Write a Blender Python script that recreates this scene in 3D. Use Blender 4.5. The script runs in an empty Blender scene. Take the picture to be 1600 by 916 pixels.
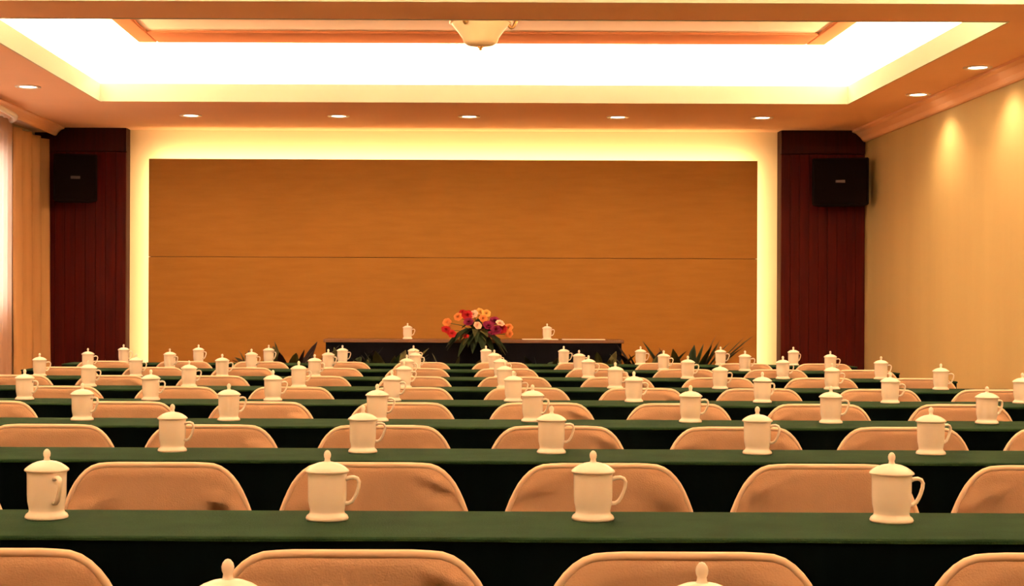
import bpy, bmesh, math, random
from mathutils import Vector, Matrix, Euler
random.seed(7)
R = math.radians
scene = bpy.context.scene
COL = scene.collection

# ------------------------------------------------------------------ camera
EYE = 1.20
F = 2400.0
cam_d = bpy.data.cameras.new('camera')
cam = bpy.data.objects.new('camera', cam_d); COL.objects.link(cam)
cam_d.sensor_width = 36.0
cam_d.lens = 36.0 * F / 1600.0
cam_d.shift_x = (800 - 705) / 1600.0
cam_d.shift_y = (480 - 458) / 1600.0
cam_d.clip_start = 0.02
cam.matrix_world = Matrix.Translation((0, 0, EYE)) @ Matrix.Rotation(R(90), 4, 'X') @ Matrix.Rotation(R(0.22), 4, 'Z')
scene.camera = cam

# ------------------------------------------------------------------ world, exposure
world = bpy.data.worlds.new('daylight'); scene.world = world
world.use_nodes = True
wn = world.node_tree
bgn = wn.nodes.get('Background') or wn.nodes.new('ShaderNodeBackground')
bgn.inputs['Color'].default_value = (0.86, 0.93, 1.0, 1)
bgn.inputs['Strength'].default_value = 8.5
vs = scene.view_settings
vs.view_transform = 'Standard'; vs.look = 'None'; vs.exposure = 0.25; vs.gamma = 1.0
vs.use_curve_mapping = False

WARM = (1.0, 0.64, 0.36)
COVE = (1.0, 0.72, 0.45)

# ------------------------------------------------------------------ room dimensions
ZC = EYE + 1.776          # lower ceiling
LIP = 0.14
ZU = 3.52                 # upper ceiling inside the coves
XL, XR = -4.16, 4.125      # walls
YF, YB = 15.5, -1.6       # front (stage) wall, wall behind the camera
COVES = [(9.48, 13.32), (5.05, 8.93), (0.60, 4.50)]
CX0, CX1 = -3.06, 3.44

def area(name, loc, rot, sx, sy, power, color):
    d = bpy.data.lights.new(name, 'AREA'); d.shape = 'RECTANGLE'
    d.size = sx; d.size_y = sy; d.energy = power; d.color = color
    o = bpy.data.objects.new(name, d); COL.objects.link(o)
    o.location = loc; o.rotation_euler = rot
    return o

# LED strips lying on the cove ledges, shining up (area lights point to local -Z)
COVE_W = 37.0            # watts per metre
for k, (a, b) in enumerate(COVES):
    w = COVE_W * (1.05, 1.2, 1.2)[k]
    z = ZC + LIP + 0.02
    xm, ym = (CX0 + CX1) / 2, (a + b) / 2
    area('cove_led', (xm, b + 0.09, z), (R(180), 0, 0), CX1 - CX0, 0.05, w * (CX1 - CX0), COVE)
    area('cove_led', (xm, a - 0.09, z), (R(180), 0, 0), CX1 - CX0, 0.05, w * (CX1 - CX0), COVE)
    area('cove_led', (CX0 - 0.09, ym, z), (R(180), 0, 0), 0.05, b - a, w * (b - a), COVE)
    area('cove_led', (CX1 + 0.09, ym, z), (R(180), 0, 0), 0.05, b - a, w * (b - a), COVE)

# LED strips behind the stage panel, shining on the wall around it
PX0, PX1, PZ1 = -3.005, 3.035, EYE + 1.462
PZ0 = 0.30
PY0, PY1 = 15.24, 15.29   # panel front and back
NX0, NX1 = -3.245, 3.285  # niche between the wooden pilasters
area('panel_led', ((PX0 + PX1) / 2, PY1 + 0.06, PZ1 - 0.03), (R(120), 0, 0), PX1 - PX0 - 0.1, 0.03, 23, (1, 0.72, 0.34))
area('panel_led', (PX0 + 0.03, PY1 + 0.06, (PZ0 + PZ1) / 2), (R(90), 0, R(30)), 0.03, PZ1 - PZ0 - 0.1, 7, (1, 0.72, 0.34))
area('panel_led', (PX1 - 0.03, PY1 + 0.06, (PZ0 + PZ1) / 2), (R(90), 0, R(-30)), 0.03, PZ1 - PZ0 - 0.1, 7, (1, 0.72, 0.34))

# ------------------------------------------------------------------ materials
def mat(name, color, rough=0.6, spec=0.3, noise=None, bump=None, metallic=0.0, emit=None, extra=None):
    m = bpy.data.materials.new(name); m.use_nodes = True
    nt = m.node_tree; b = nt.nodes['Principled BSDF']
    b.inputs['Base Color'].default_value = (*color, 1)
    b.inputs['Roughness'].default_value = rough
    b.inputs['Specular IOR Level'].default_value = spec
    b.inputs['Metallic'].default_value = metallic
    tc = None
    if noise or bump:
        tc = nt.nodes.new('ShaderNodeTexCoord')
    if noise:
        sc, amt, stretch = noise
        mp = nt.nodes.new('ShaderNodeMapping'); mp.inputs['Scale'].default_value = stretch
        nz = nt.nodes.new('ShaderNodeTexNoise'); nz.inputs['Scale'].default_value = sc; nz.inputs['Detail'].default_value = 4
        rp = nt.nodes.new('ShaderNodeMapRange')
        rp.inputs['To Min'].default_value = 1 - amt; rp.inputs['To Max'].default_value = 1 + amt
        rp.inputs['From Min'].default_value = 0.3; rp.inputs['From Max'].default_value = 0.7
        mx = nt.nodes.new('ShaderNodeVectorMath'); mx.operation = 'SCALE'
        mx.inputs[0].default_value = color
        nt.links.new(tc.outputs['Object'], mp.inputs['Vector'])
        nt.links.new(mp.outputs['Vector'], nz.inputs['Vector'])
        nt.links.new(nz.outputs['Fac'], rp.inputs['Value'])
        nt.links.new(rp.outputs['Result'], mx.inputs['Scale'])
        nt.links.new(mx.outputs['Vector'], b.inputs['Base Color'])
    if bump:
        sc, st, stretch = bump
        mp = nt.nodes.new('ShaderNodeMapping'); mp.inputs['Scale'].default_value = stretch
        nz = nt.nodes.new('ShaderNodeTexNoise'); nz.inputs['Scale'].default_value = sc; nz.inputs['Detail'].default_value = 3
        bp = nt.nodes.new('ShaderNodeBump'); bp.inputs['Strength'].default_value = st; bp.inputs['Distance'].default_value = 0.01
        nt.links.new(tc.outputs['Object'], mp.inputs['Vector'])
        nt.links.new(mp.outputs['Vector'], nz.inputs['Vector'])
        nt.links.new(nz.outputs['Fac'], bp.inputs['Height'])
        nt.links.new(bp.outputs['Normal'], b.inputs['Normal'])
    if emit:
        b.inputs['Emission Color'].default_value = (*emit[0], 1)
        b.inputs['Emission Strength'].default_value = emit[1]
    return m

S1 = (1, 1, 1)
M = {
    'ceiling': mat('ceiling_paint', (0.90, 0.54, 0.33), 0.8, 0.1, noise=(0.7, 0.05, S1)),
    'cove': mat('cove_paint', (0.90, 0.86, 0.76), 0.8, 0.1),
    'lip': mat('lip_paint', (0.50, 0.52, 0.42), 0.8, 0.1),
    'centre': mat('centre_panel_paint', (0.84, 0.55, 0.32), 0.7, 0.15),
    'moulding': mat('moulding_paint', (0.42, 0.15, 0.065), 0.9, 0.0),
    'wallpaper': mat('gold_wallpaper', (0.50, 0.38, 0.175), 0.75, 0.15, noise=(2.5, 0.05, (1, 1, 0.15)), bump=(90, 0.12, (1, 1, 0.3))),
    'plaster': mat('warm_plaster', (0.78, 0.62, 0.40), 0.8, 0.1, noise=(1.2, 0.04, S1)),
    'niche': mat('niche_paint', (0.86, 0.70, 0.47), 0.8, 0.1),
    'panel': mat('stage_panel_fabric', (0.285, 0.128, 0.025), 0.7, 0.12, noise=(5.0, 0.06, (0.6, 1, 4.0)), bump=(60, 0.15, (0.4, 1, 3))),
    'wood': mat('mahogany', (0.048, 0.0022, 0.0005), 0.55, 0.10, noise=(6, 0.3, (6, 6, 0.35)), bump=(12, 0.08, (8, 8, 0.4))),
    'wood_dark': mat('dark_mahogany', (0.030, 0.0035, 0.002), 0.5, 0.12, noise=(6, 0.3, (6, 6, 0.4))),
    'black': mat('black_plastic', (0.005, 0.003, 0.003), 0.7, 0.05),
    'grille': mat('black_grille', (0.005, 0.003, 0.0025), 0.95, 0.03, bump=(400, 0.4, S1)),
    'badge': mat('silver_badge', (0.07, 0.05, 0.05), 0.5, 0.3, metallic=0.3),
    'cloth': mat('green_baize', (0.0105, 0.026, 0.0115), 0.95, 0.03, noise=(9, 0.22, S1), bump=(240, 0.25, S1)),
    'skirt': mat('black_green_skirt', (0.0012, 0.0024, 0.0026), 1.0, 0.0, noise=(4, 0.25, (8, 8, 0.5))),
    'cover': mat('beige_chair_cover', (0.46, 0.275, 0.165), 0.88, 0.12, noise=(7, 0.08, S1), bump=(300, 0.2, S1)),
    'highlight_piping': mat('beige_highlight_piping', (0.84, 0.62, 0.45), 0.85, 0.12),  # paler than the cover, paints in the highlight along the back's edge
    'steel': mat('dark_steel', (0.06, 0.055, 0.05), 0.4, 0.5, metallic=0.7),
    'porcelain': mat('white_porcelain', (0.95, 0.86, 0.77), 0.25, 0.5),
    'drape': mat('tan_drape', (0.52, 0.30, 0.13), 0.85, 0.15, noise=(5, 0.06, (4, 4, 0.3))),
    'white': mat('daylight_gap_white', (0.92, 0.88, 0.82), 0.3, 0.5),
    'lamp': mat('downlight_glow', (1, 1, 1), 0.5, 0.2, emit=((1.0, 0.84, 0.62), 9.0)),
    'trimring': mat('downlight_ring', (0.88, 0.74, 0.58), 0.35, 0.5),
    'glass_bowl': mat('frosted_glass', (0.92, 0.74, 0.46), 0.4, 0.4),
    'brass': mat('aged_brass', (0.42, 0.24, 0.08), 0.4, 0.5, metallic=0.8),
    'carpet': mat('brown_carpet', (0.26, 0.14, 0.07), 0.95, 0.05, noise=(3, 0.3, S1), bump=(200, 0.4, S1)),
    'stage': mat('stage_carpet', (0.36, 0.18, 0.08), 0.95, 0.05, noise=(3, 0.25, S1)),
    'headcloth': mat('dark_table_skirt', (0.004, 0.004, 0.006), 0.95, 0.02),
    'headtop': mat('polished_table_top', (0.12, 0.055, 0.028), 0.25, 0.5),
    'leaf': mat('dark_leaf', (0.016, 0.034, 0.011), 0.6, 0.2, noise=(8, 0.5, S1)),
    'leaf2': mat('olive_leaf', (0.075, 0.075, 0.022), 0.6, 0.2, noise=(8, 0.5, S1)),
    'leaf3': mat('purple_leaf', (0.014, 0.004, 0.006), 0.6, 0.2, noise=(8, 0.4, S1)),
    'soil': mat('potting_soil', (0.02, 0.012, 0.008), 0.95, 0.05),
    'pot': mat('brown_pot', (0.05, 0.022, 0.014), 0.5, 0.4),
    'red': mat('red_petal', (0.30, 0.008, 0.010), 0.7, 0.15),
    'magenta': mat('magenta_petal', (0.14, 0.004, 0.035), 0.7, 0.15),
    'orange': mat('orange_petal', (0.66, 0.22, 0.06), 0.7, 0.15),
    'pinkw': mat('pale_pink_petal', (0.88, 0.55, 0.42), 0.7, 0.15),
    'yellow': mat('yellow_petal', (0.70, 0.38, 0.10), 0.7, 0.15),
    'paper': mat('white_paper', (0.85, 0.78, 0.68), 0.8, 0.1),
    'frame': mat('white_window_frame', (0.80, 0.76, 0.70), 0.4, 0.4),
}

def sheer_mat():
    m = bpy.data.materials.new('sheer_fabric'); m.use_nodes = True
    nt = m.node_tree; nt.nodes.clear()
    out = nt.nodes.new('ShaderNodeOutputMaterial')
    d = nt.nodes.new('ShaderNodeBsdfDiffuse'); d.inputs['Color'].default_value = (0.82, 0.62, 0.48, 1)
    t = nt.nodes.new('ShaderNodeBsdfTranslucent'); t.inputs['Color'].default_value = (0.86, 0.70, 0.60, 1)
    mx = nt.nodes.new('ShaderNodeMixShader'); mx.inputs[0].default_value = 0.6
    nt.links.new(d.outputs[0], mx.inputs[1]); nt.links.new(t.outputs[0], mx.inputs[2])
    nt.links.new(mx.outputs[0], out.inputs[0])
    return m
M['sheer'] = sheer_mat()

def pane_mat():
    m = bpy.data.materials.new('window_glass'); m.use_nodes = True
    nt = m.node_tree; nt.nodes.clear()
    out = nt.nodes.new('ShaderNodeOutputMaterial')
    t = nt.nodes.new('ShaderNodeBsdfTransparent'); t.inputs['Color'].default_value = (0.93, 0.96, 0.95, 1)
    g = nt.nodes.new('ShaderNodeBsdfGlossy'); g.inputs['Roughness'].default_value = 0.02
    mx = nt.nodes.new('ShaderNodeMixShader'); mx.inputs[0].default_value = 0.06
    nt.links.new(t.outputs[0], mx.inputs[1]); nt.links.new(g.outputs[0], mx.inputs[2])
    nt.links.new(mx.outputs[0], out.inputs[0])
    return m
M['pane'] = pane_mat()

# ------------------------------------------------------------------ helpers
def link(name, me, m, parent=None, loc=None, smooth=False):
    o = bpy.data.objects.new(name, me); COL.objects.link(o)
    if m is not None:
        me.materials.clear(); me.materials.append(m)
    if smooth:
        for p in me.polygons: p.use_smooth = True
    if parent is not None: o.parent = parent
    if loc is not None: o.location = loc
    return o

def finish(bm, name):
    bmesh.ops.recalc_face_normals(bm, faces=bm.faces)
    me = bpy.data.meshes.new(name); bm.to_mesh(me); bm.free()
    return me

def add_box(bm, x0, x1, y0, y1, z0, z1, bev=0.0):
    r = bmesh.ops.create_cube(bm, size=1.0)
    vs_ = r['verts']
    for v in vs_:
        v.co = Vector((x0 + (v.co.x + .5) * (x1 - x0), y0 + (v.co.y + .5) * (y1 - y0), z0 + (v.co.z + .5) * (z1 - z0)))
    if bev > 0:
        es = list({e for v in vs_ for e in v.link_edges})
        bmesh.ops.bevel(bm, geom=es, offset=bev, segments=2, affect='EDGES', profile=0.5)

def box(name, ext, m, parent=None, bev=0.0):
    bm = bmesh.new(); add_box(bm, *ext, bev=bev)
    return link(name, finish(bm, name), M[m], parent)

def lathe_mesh(name, prof, n=32, flute=0):
    bm = bmesh.new(); rings = []
    for (r, z) in prof:
        if r < 1e-5:
            rings.append([bm.verts.new((0, 0, z))])
        else:
            rings.append([bm.verts.new((r * math.cos(2 * math.pi * i / n), r * math.sin(2 * math.pi * i / n), z)) for i in range(n)])
    for a, b in zip(rings, rings[1:]):
        for i in range(n):
            j = (i + 1) % n
            if len(a) == 1 and len(b) == 1: continue
            if len(a) == 1: bm.faces.new((a[0], b[i], b[j]))
            elif len(b) == 1: bm.faces.new((a[i], b[0], a[j]))
            else: bm.faces.new((a[i], b[i], b[j], a[j]))
    return finish(bm, name)

def tube_mesh(name, pts, rad, n=8, squash=1.0):
    bm = bmesh.new(); rings = []
    pts = [Vector(p) for p in pts]
    for i, p in enumerate(pts):
        t = (pts[min(i + 1, len(pts) - 1)] - pts[max(i - 1, 0)]).normalized()
        up = Vector((0, 1, 0)) if abs(t.y) < 0.9 else Vector((1, 0, 0))
        s = t.cross(up).normalized(); u = s.cross(t).normalized()
        r = rad[i] if isinstance(rad, (list, tuple)) else rad
        rings.append([bm.verts.new(p + s * (r * math.cos(2 * math.pi * k / n)) + u * (r * squash * math.sin(2 * math.pi * k / n))) for k in range(n)])
    for a, b in zip(rings, rings[1:]):
        for k in range(n):
            bm.faces.new((a[k], a[(k + 1) % n], b[(k + 1) % n], b[k]))
    bm.faces.new(rings[0]); bm.faces.new(rings[-1])
    return finish(bm, name)

def empty(name, loc=(0, 0, 0), rz=0.0):
    o = bpy.data.objects.new(name, None); COL.objects.link(o)
    o.location = loc; o.rotation_euler = (0, 0, rz); o.empty_display_size = 0.1
    return o

def tag(o, label, cat, group=None):
    o['label'] = label; o['category'] = cat
    if group: o['group'] = group
    return o

def struct(o, label=None):
    o['kind'] = 'structure'
    if label: o['label'] = label
    return o

def copy_tree(o, parent=None):
    c = o.copy(); COL.objects.link(c); c.parent = parent
    for ch in list(o.children): copy_tree(ch, c)
    return c

ORD = ['first', 'second', 'third', 'fourth', 'fifth', 'sixth', 'seventh', 'eighth', 'ninth', 'tenth', 'eleventh']
def px(X, Y): return 705 + F * X / Y

# ------------------------------------------------------------------ room shell
fl = box('floor', (XL - 0.2, XR + 0.2, YB - 0.2, YF + 0.25, -0.1, 0.0), 'carpet'); struct(fl, 'brown carpet under the rows of tables')
wr = box('wall_right', (XR, XR + 0.15, YB, YF, 0, ZU + 0.1), 'wallpaper'); struct(wr, 'gold wallpapered wall on the right')
wf = box('wall_front', (XL - 0.15, XR + 0.15, YF, YF + 0.15, 0, ZU + 0.1), 'niche'); struct(wf, 'pale wall behind the lit stage panel')
wb = box('wall_back', (XL - 0.15, XR + 0.15, YB - 0.15, YB, 0, ZU + 0.1), 'plaster'); struct(wb, 'plain plaster wall behind the camera')

# left wall with a window opening
WY0, WY1, WZ0, WZ1 = 10.2, 14.15, 1.12, 2.62
bm = bmesh.new()
add_box(bm, XL - 0.15, XL, YB, WY0, 0, ZU + 0.1)
add_box(bm, XL - 0.15, XL, WY1, YF, 0, ZU + 0.1)
add_box(bm, XL - 0.15, XL, WY0, WY1, 0, WZ0)
add_box(bm, XL - 0.15, XL, WY0, WY1, WZ1, ZU + 0.1)
wl = link('wall_left', finish(bm, 'wall_left'), M['plaster']); struct(wl, 'plaster wall with the curtained window on the left')
win = empty('window_1', (XL - 0.08, (WY0 + WY1) / 2, WZ0)); struct(win, 'wide window behind the sheer curtain on the left')
wh, ww = WZ1 - WZ0, WY1 - WY0
box('window_frame', (-0.03, 0.03, -ww / 2, ww / 2, 0.0, 0.06), 'frame', win)
box('window_frame', (-0.03, 0.03, -ww / 2, ww / 2, wh - 0.06, wh), 'frame', win)
for q in range(5):
    y = -ww / 2 + q * (ww - 0.06) / 4
    box('window_frame', (-0.03, 0.03, y, y + 0.06, 0.06, wh - 0.06), 'frame', win)
for q in range(4):
    y = -ww / 2 + q * (ww - 0.06) / 4
    box('pane', (-0.004, 0.004, y + 0.06, y + (ww - 0.06) / 4, 0.06, wh - 0.06), 'pane', win)

# ceiling: lower slabs round three coves
bm = bmesh.new()
z0, z1 = ZC, ZC + LIP
ys = [YB] + [v for ab in sorted(COVES) for v in ab] + [YF]
add_box(bm, XL, CX0, YB, YF, z0, z1)
add_box(bm, CX1, XR, YB, YF, z0, z1)
for i in range(0, len(ys), 2):
    add_box(bm, CX0, CX1, ys[i], ys[i + 1], z0, z1)
ceil = link('ceiling', finish(bm, 'ceiling'), M['ceiling']); struct(ceil, 'tan plaster ceiling with recessed light coves')
OFF = 0.20
for k, (a, b) in enumerate(COVES):
    box('upper_ceiling', (CX0 - OFF - 0.03, CX1 + OFF + 0.03, a - OFF - 0.03, b + OFF + 0.03, ZU, ZU + 0.05), 'cove', ceil)
    bm = bmesh.new()
    add_box(bm, CX0 - OFF - 0.03, CX0 - OFF, a - OFF, b + OFF, z1, ZU)
    add_box(bm, CX1 + OFF, CX1 + OFF + 0.03, a - OFF, b + OFF, z1, ZU)
    add_box(bm, CX0 - OFF - 0.03, CX1 + OFF + 0.03, a - OFF - 0.03, a - OFF, z1, ZU)
    add_box(bm, CX0 - OFF - 0.03, CX1 + OFF + 0.03, b + OFF, b + OFF + 0.03, z1, ZU)
    link('cove_wall', finish(bm, 'cove_wall'), M['cove'], ceil)
    # pale facing on the inner lip of the opening
    t = 0.012
    bm = bmesh.new()
    add_box(bm, CX0, CX0 + t, a + t, b - t, z0 - 0.004, z1 + 0.012)
    add_box(bm, CX1 - t, CX1, a + t, b - t, z0 - 0.004, z1 + 0.012)
    add_box(bm, CX0, CX1, a, a + t, z0 - 0.004, z1 + 0.012)
    add_box(bm, CX0, CX1, b - t, b, z0 - 0.004, z1 + 0.012)
    link('cove_lip', finish(bm, 'cove_lip'), M['lip'], ceil)
    # dropped centre panel with a darker moulding round it
    ca, cb, c0, c1 = a + 0.55, b - 0.55, CX0 + 0.45, CX1 - 0.34
    zp = EYE + 2.19
    box('centre_panel', (c0 + 0.04, c1 - 0.04, ca + 0.04, cb - 0.04, zp + 0.02, ZU), 'centre', ceil)
    for ext in ((c0, c0 + 0.16, ca, cb), (c1 - 0.16, c1, ca, cb), (c0 + 0.16, c1 - 0.16, ca, ca + 0.45), (c0 + 0.16, c1 - 0.16, cb - 0.45, cb)):
        box('moulding', (*ext, zp, ZU), 'moulding', ceil, bev=0.012)

# cornices along the two side walls
def cornice(name, x, s, label, k=1.0):
    prof = [(0, 0), (0.14, 0), (0.14, -0.02), (0.10, -0.035), (0.055, -0.075), (0.035, -0.105), (0.02, -0.115), (0.0, -0.115)]
    prof = [(p * k, q * k) for p, q in prof]
    bm = bmesh.new()
    A = [bm.verts.new((x - s * p, YB, ZC + q)) for p, q in prof]
    B = [bm.verts.new((x - s * p, 15.30, ZC + q)) for p, q in prof]
    n = len(prof)
    for i in range(n):
        bm.faces.new((A[i], A[(i + 1) % n], B[(i + 1) % n], B[i]))
    bm.faces.new(A); bm.faces.new(B)
    struct(link(name, finish(bm, name), M['ceiling']), label)
cornice('trim_1', XR, 1, 'tan plaster cornice along the top of the gold wall')
cornice('trim_2', XL + 0.20, -1, 'tan pelmet cornice above the curtains', 0.72)
box('pelmet_board', (XL, XL + 0.20, YB, 15.30, ZC - 0.05, ZC - 0.001), 'ceiling', bpy.data.objects['trim_2'])

# wooden pilasters of upright planks either side of the stage panel
def pilaster(name, x0, x1, label):
    e = empty(name, ((x0 + x1) / 2, 15.33, 0)); struct(e, label)
    w = x1 - x0
    box('backing', (-w / 2, w / 2, 0.02, 0.17, 0, ZC), 'wood_dark', e)
    n = 9; pw = w / n
    for i in range(n):
        a = -w / 2 + i * pw
        box('plank', (a + 0.0015, a + pw - 0.0015, -0.012 - 0.002 * (i % 2), 0.02, 0.002, ZC - 0.24), 'wood', e, bev=0.003)
    box('head_board', (-w / 2, w / 2, -0.02, 0.02, ZC - 0.235, ZC - 0.002), 'wood_dark', e, bev=0.004)
pilaster('trim_3', XL + 0.002, NX0, 'dark mahogany planked pilaster left of the stage panel')
pilaster('trim_4', NX1, XR - 0.002, 'dark mahogany planked pilaster right of the stage panel')

# stage platform
st = box('stage_platform', (XL + 0.2, XR - 0.02, 12.85, YF, 0.0, 0.15), 'stage'); struct(st, 'low carpeted stage platform at the front')

# backlit panel: an upper and a lower sheet with a fine seam
pn = empty('stage_panel', ((PX0 + PX1) / 2, PY0, PZ0))
tag(pn, 'large brown backlit panel on the front wall', 'wall panel')
pw2 = (PX1 - PX0) / 2; seam = EYE + 77 * PY0 / F - PZ0
box('panel_sheet', (-pw2, pw2, 0, PY1 - PY0, seam + 0.002, PZ1 - PZ0), 'panel', pn, bev=0.003)
box('panel_sheet', (-pw2, pw2, 0, PY1 - PY0, 0, seam - 0.002), 'panel', pn, bev=0.003)
box('seam_light_stop', (-pw2 + 0.01, pw2 - 0.01, PY1 - PY0, PY1 - PY0 + 0.012, seam - 0.05, seam + 0.05), 'wood_dark', pn)  # unseen strip added behind the seam to stop LED light leaking through
box('spacer', (-pw2 + 0.5, pw2 - 0.5, PY1 - PY0 + 0.012, YF - PY0 - 0.002, 0.4, 1.9), 'wood_dark', pn)
box('plinth', (-pw2 + 0.02, pw2 - 0.02, 0.01, PY1 - PY0, -0.15, 0.0), 'wood_dark', pn)

# ------------------------------------------------------------------ downlights
ring_me = lathe_mesh('trim_ring', [(0.066, 0.0), (0.072, -0.006), (0.098, -0.008), (0.104, -0.004), (0.104, 0.0)], 32)
lamp_me = lathe_mesh('lamp_disc', [(0.0, -0.0055), (0.04, -0.005), (0.066, -0.002), (0.068, 0.0)], 32)
def downlight(x, y, label, power, angle=128, group='recessed ceiling downlights'):
    e = empty('downlight', (x, y, ZC)); tag(e, label, 'downlight', group)
    link('trim_ring', ring_me, M['trimring'], e, smooth=True)
    link('lamp_disc', lamp_me, M['lamp'], e, smooth=True)
    d = bpy.data.lights.new('downlight_beam', 'SPOT'); d.energy = power; d.color = WARM
    d.spot_size = R(angle); d.spot_blend = 0.85; d.shadow_soft_size = 0.05
    o = bpy.data.objects.new('downlight_beam', d); COL.objects.link(o); o.parent = e; o.location = (0, 0, -0.03)
DL = 44.0
for i, p in enumerate((297, 528, 732, 964, 1190)):
    y = 14.30
    downlight((p - 705) * y / F, y, f'round downlight over the stage panel, {ORD[i]} from left of five', DL * 0.75)
downlight(-3.44, 12.46, 'round downlight at the left beside the curtained window', DL)
downlight(3.86, 12.72, 'round downlight by the gold wall, nearer the black speaker', DL)
downlight(3.86, 11.28, 'round downlight by the gold wall, farther from the speaker', DL)
# the same row of lamps goes on towards and behind the camera: plain lamp bodies without things in view
for x in (-3.44, 3.86):
    for y in (9.9, 8.4, 6.9, 5.4, 3.9, 2.4, 0.9, -0.6):
        downlight(x, y, 'round ceiling downlight in the row above the side aisle', DL, group='aisle downlights outside the picture')

# ------------------------------------------------------------------ ceiling lamp in the cove
ch = empty('ceiling_lamp', (0.21, 11.40, EYE + 2.21))
tag(ch, 'frosted glass bowl ceiling lamp in the bright recess', 'ceiling lamp')
link('canopy_plate', lathe_mesh('canopy_plate', [(0, 0), (0.09, 0), (0.09, -0.015), (0.02, -0.03), (0, -0.03)], 24), M['brass'], ch, smooth=True)
link('stem', lathe_mesh('stem', [(0.012, -0.02), (0.012, -0.25)], 12), M['brass'], ch, smooth=True)
link('glass_bowl', lathe_mesh('glass_bowl', [(0.215, -0.085), (0.225, -0.095), (0.215, -0.11), (0.17, -0.165), (0.135, -0.215), (0.125, -0.245), (0.10, -0.262), (0.05, -0.272), (0, -0.275)], 32), M['glass_bowl'], ch, smooth=True)
link('rim', lathe_mesh('rim', [(0.222, -0.08), (0.236, -0.088), (0.236, -0.10), (0.222, -0.106), (0.21, -0.1), (0.21, -0.085), (0.222, -0.08)], 32), M['glass_bowl'], ch, smooth=True)
link('finial', lathe_mesh('finial', [(0.02, -0.27), (0.022, -0.282), (0.01, -0.29), (0.014, -0.298), (0, -0.306)], 12), M['brass'], ch, smooth=True)
for q in range(3):
    a = R(0 + 120 * q)
    pts = []
    for t in range(10):
        u = t / 9
        r = 0.20 + 0.07 * u; z = -0.10 - 0.05 * math.sin(u * math.pi) + 0.03 * u
        pts.append((r * math.cos(a), r * math.sin(a), z))
    link('scroll_arm', tube_mesh('scroll_arm', pts, 0.013), M['brass'], ch, smooth=True)

# ------------------------------------------------------------------ speakers
def speaker(x, y, z, rz, w, label):
    e = empty('wall_speaker', (x, y, z), rz); tag(e, label, 'speaker', 'wall speakers beside the stage')
    h, d = 0.46, 0.25
    bm = bmesh.new()                      # cabinet, narrower towards the back
    f = [(-w / 2, 0), (w / 2, 0), (w / 2 - 0.06, d), (-w / 2 + 0.06, d)]
    A = [bm.verts.new((p, q, 0)) for p, q in f]; B = [bm.verts.new((p, q, h)) for p, q in f]
    bm.faces.new(A); bm.faces.new(B)
    for i in range(4): bm.faces.new((A[i], A[(i + 1) % 4], B[(i + 1) % 4], B[i]))
    bmesh.ops.bevel(bm, geom=list(bm.edges), offset=0.008, segments=2, affect='EDGES')
    link('cabinet', finish(bm, 'cabinet'), M['black'], e)
    box('grille', (-w / 2 + 0.02, w / 2 - 0.02, -0.014, 0.001, 0.02, h - 0.02), 'grille', e, bev=0.006)
    box('badge', (-0.045, 0.045, -0.018, -0.013, h / 2 - 0.014, h / 2 + 0.014), 'badge', e, bev=0.002)
    box('bracket', (-0.04, 0.04, d, d + 0.10, h / 2 - 0.06, h / 2 + 0.06), 'black', e)
speaker(3.775, 14.92, 2.205, R(-14), 0.54, 'black box speaker on the right pilaster')
speaker(-3.655, 14.92, 2.215, R(14), 0.42, 'black box speaker on the left pilaster')

# ------------------------------------------------------------------ curtains on the left
def curtain(name, x, y0, y1, z0, z1, fold, amp, m, thick, seed):
    rnd = random.Random(seed)
    bm = bmesh.new(); n = max(24, int((y1 - y0) / fold * 10)); nz = 10
    grid = []
    ph = rnd.random() * 6
    for i in range(n + 1):
        y = y0 + (y1 - y0) * i / n
        w = 2 * math.pi * (y - y0) / fold + 0.7 * math.sin(3.1 * y + ph)
        col = []
        for j in range(nz + 1):
            t = j / nz
            a = amp * (0.55 + 0.45 * (1 - t)) * (1 + 0.25 * math.sin(2.2 * y + ph))
            dx = a * math.sin(w + 0.25 * math.sin(3 * t + y))
            col.append(bm.verts.new((x + dx, y + 0.3 * a * math.cos(w * 1.0), z0 + (z1 - z0) * t)))
        grid.append(col)
    for i in range(n):
        for j in range(nz):
            bm.faces.new((grid[i][j], grid[i + 1][j], grid[i + 1][j + 1], grid[i][j + 1]))
    o = link(name, finish(bm, name), M[m], smooth=True)
    s = o.modifiers.new('thickness', 'SOLIDIFY'); s.thickness = thick; s.offset = 0
    return o
tag(curtain('sheer_curtain', -4.06, 9.9, 14.22, 0.03, ZC - 0.07, 0.14, 0.020, 'sheer', 0.001, 3), 'pale sheer curtain glowing with daylight at the left edge', 'curtain')
tag(curtain('drape_curtain', -4.03, 14.16, 15.28, 0.02, ZC - 0.125, 0.34, 0.068, 'drape', 0.004, 5), 'heavy tan drape hanging beside the left pilaster', 'curtain')
rail = []  # white tube stands in for daylight showing through a gap above the curtain
for i in range(14):
    u = i / 13
    rail.append((-3.85 - 0.10 * max(0, u - 0.8) ** 2 / 0.04, 12.35 + 1.42 * u, ZC - 0.090 - 0.028 * u ** 3))
tag(link('daylight_gap_rail', tube_mesh('daylight_gap_rail', rail, 0.026), M['white'], smooth=True), 'white bowed strip standing in for daylight above the sheer curtain', 'daylight strip')

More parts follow.
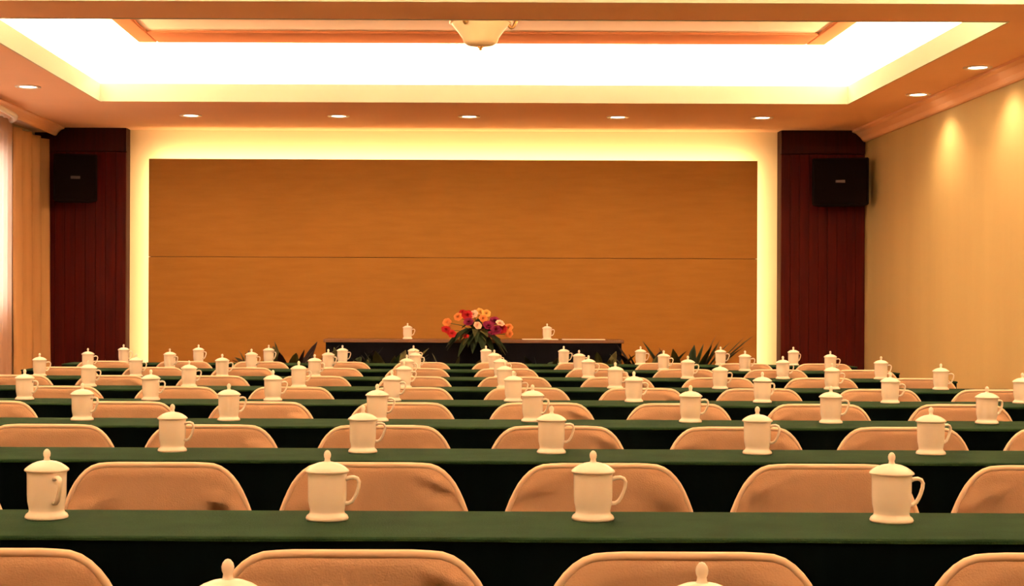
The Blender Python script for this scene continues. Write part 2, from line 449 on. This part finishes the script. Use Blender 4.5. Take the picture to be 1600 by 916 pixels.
# ------------------------------------------------------------------ green conference tables
TZ = EYE - 0.442
ROWS = [2.95, 4.42, 5.68, 6.95, 8.15, 9.35, 10.55, 11.65]    # near edge of each table
TD = 0.38
TX0, TX1 = -2.95, 3.08
def table(y, label, x0=TX0, x1=TX1):
    xm = (x0 + x1) / 2; hw = (x1 - x0) / 2
    e = empty('conference_table', (xm, y, 0)); tag(e, label, 'table', 'long green covered conference tables')
    box('table_board', (-hw + 0.01, hw - 0.01, 0.012, TD - 0.012, TZ - 0.035, TZ - 0.006), 'wood_dark', e)
    # baize top: a slightly wavy sheet that turns down over the edges
    bm = bmesh.new(); n = 60
    prof = [(-0.003, -0.009), (-0.003, -0.004), (0.0, -0.001), (0.005, 0.0), (TD / 2, 0.0), (TD - 0.005, 0.0), (TD, -0.001), (TD + 0.003, -0.004), (TD + 0.003, -0.009)]
    rows = []
    for i in range(n + 1):
        x = -hw - 0.004 + (2 * hw + 0.008) * i / n
        r = []
        for q, (py, pz) in enumerate(prof):
            hem = 0.001 * math.sin(x * 9 + y) if q in (0, 8) else 0.0
            r.append(bm.verts.new((x, py, TZ + pz + hem)))
        rows.append(r)
    for a, b in zip(rows, rows[1:]):
        for q in range(len(prof) - 1): bm.faces.new((a[q], b[q], b[q + 1], a[q + 1]))
    bm.faces.new(rows[0]); bm.faces.new(rows[-1])
    link('baize_top', finish(bm, 'baize_top'), M['cloth'], e, smooth=False)
    # hanging skirt with shallow pleats, on the sitter's side and on the far side
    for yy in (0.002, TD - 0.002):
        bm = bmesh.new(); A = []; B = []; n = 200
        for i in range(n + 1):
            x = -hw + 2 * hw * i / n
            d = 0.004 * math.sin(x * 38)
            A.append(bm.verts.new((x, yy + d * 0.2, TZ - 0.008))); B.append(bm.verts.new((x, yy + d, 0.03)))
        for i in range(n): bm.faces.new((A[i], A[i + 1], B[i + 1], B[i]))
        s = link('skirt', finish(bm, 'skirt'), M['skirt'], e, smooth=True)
    for xx in (-hw + 0.012, -hw * 0.34, hw * 0.34, hw - 0.012):
        for yy in (0.05, TD - 0.05):
            box('leg', (xx - 0.012, xx + 0.012, yy - 0.012, yy + 0.012, 0.0, TZ - 0.035), 'steel', e)
for i, y in enumerate(ROWS):
    table(y, f'long table with green baize top, {ORD[i]} green table from the camera')
table(1.53, 'nearest green table, hidden just below the picture edge', -1.2, 1.3)

# ------------------------------------------------------------------ lidded cup
cup_body = lathe_mesh('cup_body', [(0, 0.004), (0.036, 0.004), (0.038, 0.0), (0.0435, 0.0), (0.0445, 0.004), (0.042, 0.009), (0.037, 0.013),
                                   (0.0358, 0.018), (0.0372, 0.026), (0.0392, 0.036), (0.0400, 0.050), (0.0403, 0.085), (0.0406, 0.094), (0.0418, 0.0965),
                                   (0.0412, 0.098), (0.0385, 0.098), (0.038, 0.06), (0.033, 0.03), (0.0, 0.022)], 36)
cup_lid = lathe_mesh('cup_lid', [(0.036, 0.093), (0.037, 0.0985), (0.0450, 0.0985), (0.0458, 0.1005), (0.0445, 0.103), (0.038, 0.1085), (0.030, 0.1135), (0.020, 0.1175), (0.010, 0.1195), (0, 0.120)], 36)
cup_knob = lathe_mesh('knob', [(0.009, 0.118), (0.0062, 0.1215), (0.0056, 0.126), (0.0072, 0.1300), (0.0076, 0.1345), (0.0064, 0.139), (0.0034, 0.1428), (0, 0.1440)], 16)
hp = [(0.038, 0, 0.084), (0.047, 0, 0.0875), (0.056, 0, 0.0885), (0.0635, 0, 0.086), (0.0675, 0, 0.079), (0.0665, 0, 0.069), (0.063, 0, 0.058), (0.0585, 0, 0.048), (0.053, 0, 0.0395), (0.046, 0, 0.035), (0.037, 0, 0.0345)]
cup_handle = tube_mesh('handle', hp, [0.0048, 0.0045, 0.0042, 0.0040, 0.0038, 0.0038, 0.0038, 0.0040, 0.0042, 0.0042, 0.0046], 10, 1.35)

cup0 = empty('lidded_cup')
link('cup_body', cup_body, M['porcelain'], cup0, smooth=True)
lid0 = link('lid', cup_lid, M['porcelain'], cup0, smooth=True)
link('knob', cup_knob, M['porcelain'], lid0, smooth=True)
link('handle', cup_handle, M['porcelain'], cup0, smooth=True)
cup_used = [False]
def cup(x, y, z, rz, label, group):
    c = cup0 if not cup_used[0] else copy_tree(cup0)
    cup_used[0] = True
    c.location = (x, y, z); c.rotation_euler = (0, 0, rz)
    tag(c, label, 'cup', group)

CUPX = [-2.55, -1.98, -1.41, -0.84, -0.27, 0.29, 0.88, 1.48, 2.07, 2.67]
MEAS = {0: [75, 513, 928, 1392], 1: [270, 568, 862, 1183, 1455], 2: [130, 358, 590, 833, 1080, 1298, 1542]}
for i, y in enumerate(ROWS):
    cy = y + 0.245
    if i in MEAS:
        xs = [(p - 705) * cy / F for p in MEAS[i]]
    else:
        xs = [x + random.uniform(-0.025, 0.025) for x in CUPX if -5 < px(x, cy) < 1605]
    for k, x in enumerate(xs):
        cup(x, cy + random.uniform(-0.012, 0.012), TZ + 0.0005, R(random.uniform(-30, 25)) if i > 0 else R([-52, -8, -4, 6][k]),
            f'white lidded cup {ORD[k]} from left on the {ORD[i]} green table from the camera', 'white lidded cups on the green tables')
cup(-0.262, 1.81, TZ + 0.0005, R(-60), 'white cup lid showing at the bottom edge, left of centre', 'white lidded cups on the green tables')
cup(0.295, 1.80, TZ + 0.0005, R(-100), 'white cup knob showing at the bottom edge, right of centre', 'white lidded cups on the green tables')

# ------------------------------------------------------------------ covered chair
CH_TOP = EYE - 0.404
OUT = [(0.0, 0.100), (0.0012, 0.128), (0.004, 0.148), (0.010, 0.165), (0.020, 0.180), (0.034, 0.194), (0.050, 0.206), (0.070, 0.217), (0.092, 0.227), (0.118, 0.237), (0.15, 0.244), (0.20, 0.247), (0.26, 0.246), (0.32, 0.243), (0.38, 0.240)]
def back_mesh(seed):
    rnd = random.Random(seed)
    folds = []
    for s in (-1, 1):
        for _ in range(rnd.randint(2, 3)):
            folds.append((s, rnd.uniform(0.07, 0.16), rnd.uniform(0.25, 0.9), rnd.uniform(0.011, 0.019), rnd.uniform(0.010, 0.017)))
    bm = bmesh.new(); nu = 40
    def wr_(x, d, back):
        if not back: return 0.0
        r = 0.0
        for s, d0, sl, am, wd in folds:
            if x * s <= 0.08: continue
            q = (d - d0) - sl * (0.235 - x * s) * -0.6
            fade = min(1, max(0, (x * s - 0.10) / 0.06))
            r += am * fade * (math.exp(-(q / wd) ** 2) - 0.8 * math.exp(-((q - 1.7 * wd) / wd) ** 2))
        return r
    loops = []
    for d, w in OUT:
        T = 0.019 * min(1.0, math.sqrt(max(0.0, 1 - (1 - min(d, 0.028) / 0.028) ** 2)) + 0.02)
        row = []
        for side in (1, -1):                     # -1: the side that faces the camera
            for q in range(nu + 1):
                u = -1 + 2 * q / nu
                u = math.copysign(1 - (1 - abs(u)) ** 1.7, u)
                if side == -1: u = -u
                if q == nu: continue
                x = u * w
                t = T * math.sqrt(max(0.0, 1 - abs(u) ** 14)) if abs(u) < 1 else 0.0
                y = side * (t + 0.002) if abs(u) < 0.999 else 0.0
                y += -wr_(x, d, side == -1) * (1 if d > 0.02 else 0) * (1 - abs(u) ** 10)
                y += 0.10 * d * -1 * -1 + 0.05 * (x * x) * -1     # recline and gentle curve
                row.append(bm.verts.new((x, y, CH_TOP - d)))
        loops.append(row)
    n = len(loops[0])
    for a, b in zip(loops, loops[1:]):
        for i in range(n):
            bm.faces.new((a[i], a[(i + 1) % n], b[(i + 1) % n], b[i]))
    bm.faces.new(loops[0]); bm.faces.new(loops[-1])
    return finish(bm, 'back_cover')
def seat_mesh():
    bm = bmesh.new(); add_box(bm, -0.22, 0.22, 0.045, 0.40, 0.405, 0.455, bev=0.02)
    return finish(bm, 'seat')
def leg_mesh(pts):
    return tube_mesh('leg', pts, 0.011, 8)
def highlight_piping_mesh():  # edge tube that carries the painted highlight round the chair back
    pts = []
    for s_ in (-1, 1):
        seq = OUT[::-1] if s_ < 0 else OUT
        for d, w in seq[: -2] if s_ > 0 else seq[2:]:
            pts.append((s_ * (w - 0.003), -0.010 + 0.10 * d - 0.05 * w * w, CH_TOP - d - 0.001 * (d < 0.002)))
    return tube_mesh('highlight_piping', pts, 0.0074, 8)
highlight_me = highlight_piping_mesh()
backs = [back_mesh(s) for s in (11, 22, 33, 44, 55)]
seat_me = seat_mesh()
leg_mes = [leg_mesh([(s * 0.20, 0.045, 0.47), (s * 0.205, 0.03, 0.25), (s * 0.21, 0.005, 0.0)]) for s in (-1, 1)] + \
          [leg_mesh([(s * 0.20, 0.30, 0.42), (s * 0.205, 0.34, 0.22), (s * 0.21, 0.37, 0.0)]) for s in (-1, 1)]
protos = []
for bme in backs:
    c = empty('covered_chair')
    link('back_cover', bme, M['cover'], c, smooth=True)
    link('highlight_piping', highlight_me, M['highlight_piping'], c, smooth=True)
    link('seat', seat_me, M['cover'], c, smooth=False)
    for lm in leg_mes: link('leg', lm, M['steel'], c, smooth=True)
    protos.append([c, False])
CHY = [2.52, 3.93, 5.17, 6.42, 7.62, 8.82, 10.00, 11.10]
CHX = [-2.50, -1.935, -1.365, -0.79, -0.21, 0.37, 0.955, 1.535, 2.12, 2.70]
CMEAS = {0: [-28, 553, 1068, 1662], 1: [-140, 247, 585, 938, 1291, 1634], 2: [78, 331, 601, 872, 1150, 1412, 1672]}
kk = 0
for i, y in enumerate(CHY):
    if i in CMEAS: xs = [(p - 705) * y / F for p in CMEAS[i]]
    else: xs = [x + random.uniform(-0.012, 0.012) for x in CHX if px(x + 0.24, y) > 4 and px(x - 0.24, y) < 1596]
    for k, x in enumerate(xs):
        pr = protos[(k * 2 + i * 3) % 5]
        c = pr[0] if not pr[1] else copy_tree(pr[0])
        pr[1] = True
        c.location = (x, y + random.uniform(-0.01, 0.01), 0); c.rotation_euler = (0, 0, R(random.uniform(-1.5, 1.5)))
        tag(c, f'beige covered chair {ORD[k]} from left at the {ORD[i]} green table from the camera', 'chair', 'beige covered chairs at the green tables')

# ------------------------------------------------------------------ head table on the stage
HZ = 0.91; HY0, HY1 = 13.72, 14.22; HX0, HX1 = -1.14, 1.545
ht = empty('head_table', ((HX0 + HX1) / 2, HY0, 0.15)); tag(ht, 'long dark head table standing on the stage', 'table')
hw = (HX1 - HX0) / 2
box('table_top', (-hw, hw, 0, HY1 - HY0, HZ - 0.15 - 0.03, HZ - 0.15), 'headtop', ht, bev=0.005)
box('front_panel', (-hw + 0.02, hw - 0.02, 0.012, 0.035, 0.0, HZ - 0.18), 'headcloth', ht)
for s in (-1, 1):
    box('side_panel', (s * (hw - 0.03) - 0.012, s * (hw - 0.03) + 0.012, 0.035, HY1 - HY0 - 0.02, 0.0, HZ - 0.18), 'headcloth', ht)
cup((637 - 705) * 13.92 / F, 13.92, HZ + 0.0005, R(15), 'white lidded cup on the head table left of the flowers', 'white cups on the head table')
cup((855 - 705) * 13.92 / F, 13.92, HZ + 0.0005, R(10), 'white lidded cup on the head table right of the flowers', 'white cups on the head table')
for k, (a, b, lab) in enumerate(((0.64, 0.96, 'white paper sheet on the head table just right of the flowers'), (1.00, 1.38, 'white paper sheet at the right end of the head table'))):
    tag(box('paper_sheet', (a, b, HY0 + 0.02, HY0 + 0.15, HZ, HZ + 0.006), 'paper', bev=0.001), lab, 'paper', 'papers on the head table')

# ------------------------------------------------------------------ leaves and flowers
def leaf_mesh(name, L, W, lift, droop, az, base=(0, 0, 0), tilt=0.0, seg=8):
    bm = bmesh.new(); rows = []
    d = Vector((math.cos(az), math.sin(az), 0)); side = Vector((-math.sin(az), math.cos(az), 0))
    for i in range(seg + 1):
        u = i / seg
        r = L * math.cos(lift) * u; z = L * math.sin(lift) * u - droop * L * u * u
        w = W * (math.sin(math.pi * min(1, 0.12 + 0.88 * u)) ** 0.8) * 0.5 + 0.002
        p = Vector(base) + d * r + Vector((0, 0, z))
        k = Vector((0, 0, 0.25 * w))
        rows.append([bm.verts.new(p - side * w + k), bm.verts.new(p), bm.verts.new(p + side * w + k)])
    fs = []
    for a, b in zip(rows, rows[1:]):
        fs += [bm.faces.new((a[0], a[1], b[1], b[0])), bm.faces.new((a[1], a[2], b[2], b[1]))]
    bmesh.ops.solidify(bm, geom=fs, thickness=0.002)
    return finish(bm, name)

def plant(x, y, z0, top, n, spread, label, lm='leaf', seed=0, lean=None):
    rnd = random.Random(seed)
    e = empty('potted_plant', (x, y, z0)); tag(e, label, 'potted plant', 'dark leafy plants along the stage')
    ph = 0.22
    link('pot', lathe_mesh('pot', [(0, 0), (0.075, 0), (0.10, ph - 0.03), (0.112, ph - 0.03), (0.112, ph), (0.098, ph), (0.095, ph - 0.03), (0, ph - 0.03)], 20), M['pot'], e, smooth=True)
    link('soil', lathe_mesh('soil', [(0, ph - 0.028), (0.094, ph - 0.028)], 20), M['soil'], e)
    H = top - z0 - ph
    for k in range(n):
        az = 2 * math.pi * k / n + rnd.uniform(-0.3, 0.3)
        lift = R(rnd.uniform(60, 82)); 
        if lean is not None and k % 2 == 0: az = lean + rnd.uniform(-0.25, 0.25); lift = R(rnd.uniform(52, 66))
        az = math.atan2(0.45 * math.sin(az), math.cos(az))   # foliage turned to face the hall
        dr = rnd.uniform(0.15, 0.55) * spread
        # peak height of the arc equals the wanted height for the tallest leaves
        s = math.sin(lift); peak = s * s / (4 * dr) if dr > s / 2 else s - dr
        L = (H * rnd.uniform(0.82, 1.03)) / peak
        L = min(L, 0.8 if top < 1.0 else 1.0)
        link('leaf', leaf_mesh('leaf', L, rnd.uniform(0.09, 0.16), lift, dr, az, (0, 0, ph - 0.04)), M[lm if rnd.random() < 0.75 else 'leaf2'], e, smooth=True)
    return e

PY = 13.00
def pxX(p, y): return (p - 705) * y / F
plant(pxX(408, PY), PY, 0.15, 0.90, 16, 1.0, 'dark strap-leaf plant farthest left along the stage front', 'leaf3', 1)
plant(pxX(452, PY), PY, 0.15, 0.95, 16, 0.7, 'purple-leaved plant leaning towards the left end of the head table', 'leaf3', 2, lean=R(5))
plant(pxX(540, PY), PY, 0.15, 0.90, 16, 1.0, 'dark leafy plant before the left end of the head table', 'leaf', 3)
plant(pxX(605, PY), PY, 0.15, 0.89, 16, 1.0, 'leafy plant below the left cup on the head table', 'leaf', 4)
plant(pxX(700, PY), PY, 0.15, 0.84, 12, 1.2, 'olive leafy plant in front of the flower arrangement', 'leaf2', 5)
plant(pxX(850, PY), PY, 0.15, 0.88, 16, 1.0, 'dark leafy plant below the right cup on the head table', 'leaf', 6)
plant(pxX(940, PY), PY, 0.15, 0.89, 16, 1.0, 'olive leafy plant before the right end of the head table', 'leaf2', 7)
plant(pxX(1012, PY), PY, 0.15, 0.92, 17, 1.1, 'dark arching plant just right of the head table', 'leaf3', 8)
plant(pxX(1068, PY), PY, 0.15, 1.0, 16, 0.45, 'tallest dark plant leaning right at the right end of the stage', 'leaf', 9, lean=R(0))

fa = empty('flower_arrangement', (pxX(745, 13.80), 13.80, HZ)); tag(fa, 'red and orange flower arrangement on the head table', 'flowers')
link('bowl', lathe_mesh('bowl', [(0, 0), (0.05, 0), (0.055, 0.01), (0.09, 0.05), (0.10, 0.07), (0.092, 0.07), (0.08, 0.05), (0, 0.045)], 24), M['pot'], fa, smooth=True)
rnd = random.Random(5)
for k in range(34):
    az = 2 * math.pi * k / 34 + rnd.uniform(-0.2, 0.2)
    lift = R(rnd.uniform(5, 70)); dr = rnd.uniform(0.3, 0.7)
    link('leaf', leaf_mesh('leaf', rnd.uniform(0.17, 0.30), rnd.uniform(0.04, 0.075), lift, dr, az, (0, 0, 0.055)), M['leaf' if k % 4 else 'leaf2'], fa, smooth=True)
for k in range(22):
    az = R(200 + 140 * k / 21) + rnd.uniform(-0.1, 0.1)
    link('leaf', leaf_mesh('leaf', rnd.uniform(0.24, 0.34), rnd.uniform(0.05, 0.09), R(rnd.uniform(0, 40)), rnd.uniform(0.5, 0.95), az, (0, -0.03, 0.06)), M['leaf' if k % 5 else 'leaf2'], fa, smooth=True)
def flower_mesh(r, seed):
    rn = random.Random(seed); bm = bmesh.new()
    for ring, (np_, el, rr) in enumerate(((6, 15, 1.0), (5, 45, 0.8), (4, 72, 0.55))):
        for k in range(np_):
            az = 2 * math.pi * (k + 0.5 * ring) / np_ + rn.uniform(-0.15, 0.15); el_ = R(el)
            d = Vector((math.cos(az) * math.cos(el_), math.sin(az) * math.cos(el_), math.sin(el_)))
            sd = Vector((-math.sin(az), math.cos(az), 0)); nrm = d.cross(sd)
            L = r * rr
            P = [Vector((0, 0, 0)), d * L * 0.45 + sd * L * 0.42, d * L * 0.85 + sd * L * 0.46, d * L * 1.05 + sd * L * 0.18 - nrm * 0.1 * L, d * L * 1.05 - sd * L * 0.18 - nrm * 0.1 * L, d * L * 0.85 - sd * L * 0.46, d * L * 0.45 - sd * L * 0.42]
            bm.faces.new([bm.verts.new(p) for p in P])
    bmesh.ops.solidify(bm, geom=list(bm.faces), thickness=0.0015)
    return finish(bm, 'flower')
# blossoms placed as seen from the front: (right of centre, height above table, towards viewer, size, colour)
FL = [(-0.265, 0.150, 0.06, 0.045, 'orange'), (-0.275, 0.085, 0.10, 0.05, 'red'), (-0.225, 0.050, 0.12, 0.045, 'red'), (-0.165, 0.200, 0.02, 0.045, 'orange'),
      (-0.085, 0.215, 0.03, 0.055, 'red'), (-0.075, 0.155, 0.10, 0.05, 'magenta'), (-0.125, 0.235, -0.03, 0.04, 'red'), (-0.025, 0.225, 0.02, 0.045, 'pinkw'),
      (0.03, 0.245, -0.02, 0.045, 'yellow'), (0.085, 0.23, 0.0, 0.045, 'yellow'), (0.055, 0.185, 0.04, 0.045, 'orange'), (0.005, 0.125, 0.14, 0.042, 'pinkw'),
      (0.10, 0.125, 0.12, 0.055, 'magenta'), (0.16, 0.165, 0.06, 0.055, 'magenta'), (0.205, 0.145, 0.12, 0.045, 'pinkw'), (0.17, 0.085, 0.15, 0.055, 'magenta'),
      (0.225, 0.095, 0.10, 0.05, 'red'), (0.285, 0.105, 0.04, 0.045, 'orange'), (0.12, 0.045, 0.17, 0.045, 'magenta'), (-0.10, 0.03, 0.17, 0.035, 'red'), (0.29, 0.05, 0.09, 0.04, 'orange')]
petals = {}
for k, (a, h, f, r, c) in enumerate(FL):
    o = link('flower', flower_mesh(r * 0.9, k), M[c], fa, (a, -f, h))
    o.rotation_euler = (R(55 + rnd.uniform(-20, 20)), R(rnd.uniform(-20, 20)), rnd.uniform(-0.4, 0.4))
    link('stem', tube_mesh('stem', [(0, 0, 0.05), (a * 0.5, -f * 0.5, 0.05 + (h - 0.05) * 0.75), (a, -f, h)], 0.003, 6), M['leaf'], fa)
